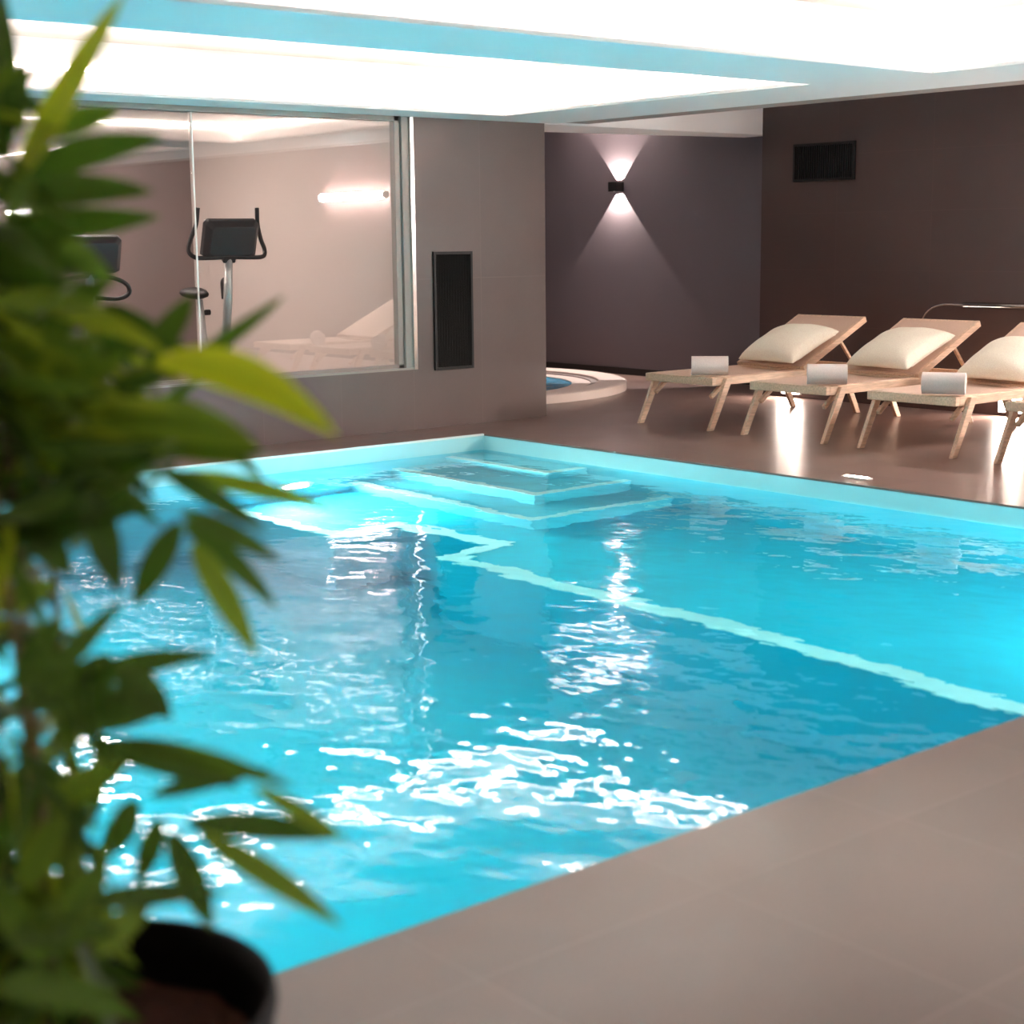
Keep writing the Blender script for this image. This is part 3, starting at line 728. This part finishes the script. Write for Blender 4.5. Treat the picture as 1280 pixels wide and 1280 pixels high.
# canes: lean out of the pot, each with its own foliage
LFT = Vector((-math.cos(YAW), math.sin(YAW)))      # towards the left of the pot as the pool side sees it
TOW = Vector((math.sin(YAW), math.cos(YAW)))
def off2(l, d): return tuple(LFT*l+TOW*d)
canes = [(off2(.04, .03), off2(.10, .06), 1.95), (off2(.08, .0), off2(.17, -.02), 1.88), (off2(.06, -.07), off2(.10, -.12), 1.60),
         (off2(.11, .05), off2(.20, .12), 1.80), (off2(.02, -.03), off2(.05, -.10), 1.34), (off2(.01, .08), off2(.06, .14), 1.40)]
LV = []; cane_pts = []
for (bx, by), (tx, ty), H in canes:
    bm = BM(); pts = []; rr = []
    for i in range(25):
        u = i/24; z = .41+(H-.41)*u
        pts.append(Vector((bx+(tx-bx)*u**1.5, by+(ty-by)*u**1.5, z))); rr.append((.0085-.005*u)*(1.25 if i % 4 == 0 else 1))
    tube(bm, pts, rr, 8); link('cane', bm, M['cane'], plant, smooth=True)
    LV.append(Leaves()); cane_pts.append([p+PC for p in pts])
# leaves that show clearly: base pixel, tip pixel, width in pixels, tone, depth at base, depth at tip, droop
KEY = [
 ((22, 225), (158, -12), 48, .82, 1.95, 1.85, .0), ((10, 225), (208, 172), 46, .30, 1.95, 2.0, .03), ((-10, 250), (194, 240), 46, .22, 1.9, 1.95, .03),
 ((-10, 292), (202, 271), 46, .33, 1.95, 2.0, .0), ((66, 172), (150, 136), 48, .55, 2.05, 2.1, .03), ((4, 200), (0, -20), 44, .18, 1.9, 1.9, 0),
 ((26, 170), (32, 60), 16, .3, 2.0, 2.0, 0), ((0, 130), (62, 78), 14, .35, 2.0, 2.05, .02), ((-20, 330), (80, 300), 66, .25, 1.9, 1.9, 0),
 ((30, 296), (146, 354), 44, .45, 1.95, 2.0, .05), ((0, 340), (110, 330), 40, .35, 1.9, 1.95, .03), ((40, 436), (140, 346), 44, .42, 1.95, 1.95, 0),
 ((185, 452), (242, 368), 34, .30, 1.9, 1.95, 0), ((215, 470), (358, 368), 22, .36, 1.95, 2.0, -.02), ((50, 470), (200, 425), 46, .34, 1.9, 1.95, .02),
 ((196, 452), (424, 547), 54, .98, 1.75, 1.70, .10), ((130, 520), (325, 560), 56, .50, 1.8, 1.8, .06), ((215, 560), (330, 565), 30, .45, 1.9, 1.9, .04),
 ((218, 592), (432, 641), 26, .72, 1.95, 2.0, .02), ((200, 585), (337, 668), 26, .28, 1.9, 1.9, .02), ((180, 560), (310, 580), 20, .55, 1.9, 1.95, .03), ((290, 565), (330, 600), 14, .3, 1.9, 1.9, .02),
 ((228, 640), (352, 702), 26, .3, 1.9, 1.95, .02), ((230, 655), (348, 762), 28, .34, 1.95, 2.0, .05), ((242, 680), (322, 822), 34, .62, 1.9, 1.9, .02),
 ((110, 610), (150, 742), 42, .2, 1.9, 1.9, 0), ((225, 655), (166, 758), 38, .25, 1.95, 1.95, 0), ((90, 856), (270, 818), 32, .24, 1.9, 1.9, .04),
 ((25, 885), (158, 745), 28, .3, 1.85, 1.9, 0), ((-5, 762), (75, 728), 34, .52, 1.9, 1.9, 0), ((22, 860), (76, 768), 36, .3, 1.9, 1.9, 0),
 ((40, 885), (206, 872), 36, .28, 1.85, 1.85, .04), ((120, 930), (300, 985), 36, .22, 1.85, 1.85, .03), ((235, 1030), (424, 1048), 34, .22, 1.8, 1.85, .03),
 ((250, 1042), (430, 1160), 32, .56, 1.75, 1.75, .02), ((320, 985), (436, 1054), 22, .6, 1.8, 1.8, .02), ((213, 1040), (267, 1164), 38, .24, 1.75, 1.75, 0),
 ((200, 1022), (172, 1108), 30, .25, 1.8, 1.8, 0), ((170, 1000), (140, 1070), 36, .26, 1.85, 1.85, 0), ((95, 1130), (285, 1114), 30, .24, 1.7, 1.7, .02),
 ((150, 925), (372, 985), 26, .42, 1.85, 1.85, .02), ((90, 905), (215, 885), 40, .22, 1.85, 1.85, .02), ((140, 820), (60, 880), 36, .3, 1.9, 1.9, 0), ((190, 995), (340, 960), 24, .2, 1.85, 1.9, .02),
 ((60, 1010), (165, 950), 40, .5, 1.8, 1.85, .02), ((30, 1110), (80, 1010), 44, .46, 1.75, 1.75, 0), ((60, 1190), (140, 1060), 40, .42, 1.7, 1.7, 0), ((120, 1190), (190, 1130), 36, .5, 1.7, 1.7, .03),
 ((10, 1170), (150, 1165), 50, .3, 1.7, 1.7, .06), ((0, 1230), (170, 1270), 46, .36, 1.65, 1.65, .06), ((30, 640), (90, 720), 44, .22, 1.9, 1.9, 0), ((90, 590), (30, 690), 40, .28, 1.9, 1.9, 0),
 ((60, 620), (-10, 700), 46, .22, 1.9, 1.9, 0), ((170, 590), (110, 660), 36, .3, 1.9, 1.9, 0), ((60, 1200), (-10, 1100), 50, .4, 1.7, 1.7, 0), ((150, 840), (215, 900), 44, .26, 1.85, 1.85, .03),
]
for (b, tp, w, tone, d0, d1, dr) in KEY:
    p, q = at(*b, d0), at(*tp, d1)
    k = min(range(len(canes)), key=lambda i: min((c-p).length for c in cane_pts[i]))
    LV[k].add(p, q, w/FPX*(d0+d1)/2*1.05, min(1, tone*1.1+.04), dr, nrm=(-FWD+Vector((0, 0, .35))+Vector((R_.uniform(-.3, .3), R_.uniform(-.3, .3), 0))))
# clusters of leaves along every cane
def outline(tip):
    r = tip-EYEV; zz = r.dot(FWD)
    return 640+FPX*r.dot(RT)/zz, 640-FPX*r.dot(UP)/zz
for k, pts in enumerate(cane_pts):
    for i in range(2, 25):
        for sub in range(4):
            z = pts[i].z
            p0 = pts[i].lerp(pts[i-1], sub/4)
            az = R_.uniform(0, 2*PI); br = R_.uniform(.02, .13)
            st = p0+Vector((math.cos(az), math.sin(az), R_.uniform(-.1, .5)))*br
            for _ in range(R_.choice((2, 3, 3, 4))):
                a2 = az+R_.uniform(-1, 1); el = R_.uniform(-.8, .6); Lg = R_.uniform(.13, .24)
                tip = st+Vector((math.cos(a2)*math.cos(el), math.sin(a2)*math.cos(el), math.sin(el)))*Lg
                px, py = outline(tip)
                # keep the crown's outline: full in the middle, open above and where the pool shows through
                if py < 130: lim, keep = 40, .45
                elif py < 290: lim, keep = 110, .4
                elif py < 430: lim, keep = 165, .42
                elif py < 590: lim, keep = 270, 1
                elif py < 660: lim, keep = 215, .8
                elif py < 860: lim, keep = 110, .28
                elif py < 1000: lim, keep = 150, .42
                elif py < 1120: lim, keep = 150, .5
                else: lim, keep = 190, .9
                if px > lim or R_.random() > keep: continue
                tone = R_.gauss(.42, .22)+(.12 if 400 < py < 600 else 0)
                LV[k].add(st, tip, R_.uniform(.017, .028), min(1, max(.05, tone)), R_.uniform(-.02, .07), nrm=-FWD+Vector((R_.uniform(-1, 1), R_.uniform(-1, 1), R_.uniform(-.4, 1.2))), twist=R_.uniform(-.5, .5))
for l in LV: l.build('foliage', plant)

# ------------------------------------------------------------------ world and view
w = bpy.data.worlds.new('world'); bpy.context.scene.world = w; w.use_nodes = True
w.node_tree.nodes['Background'].inputs[0].default_value = (0.01, .01, .01, 1)
sc = bpy.context.scene
sc.view_settings.view_transform = 'Standard'; sc.view_settings.look = 'None'; sc.view_settings.gamma = 1; sc.view_settings.use_curve_mapping = False
sc.view_settings.exposure = 1.1
sc.cycles.use_denoising = True; sc.cycles.max_bounces = 14; sc.cycles.diffuse_bounces = 5; sc.cycles.glossy_bounces = 5; sc.cycles.transmission_bounces = 10; sc.cycles.transparent_max_bounces = 12
sc.cycles.sample_clamp_indirect = 40; sc.cycles.caustics_refractive = True; sc.cycles.caustics_reflective = True
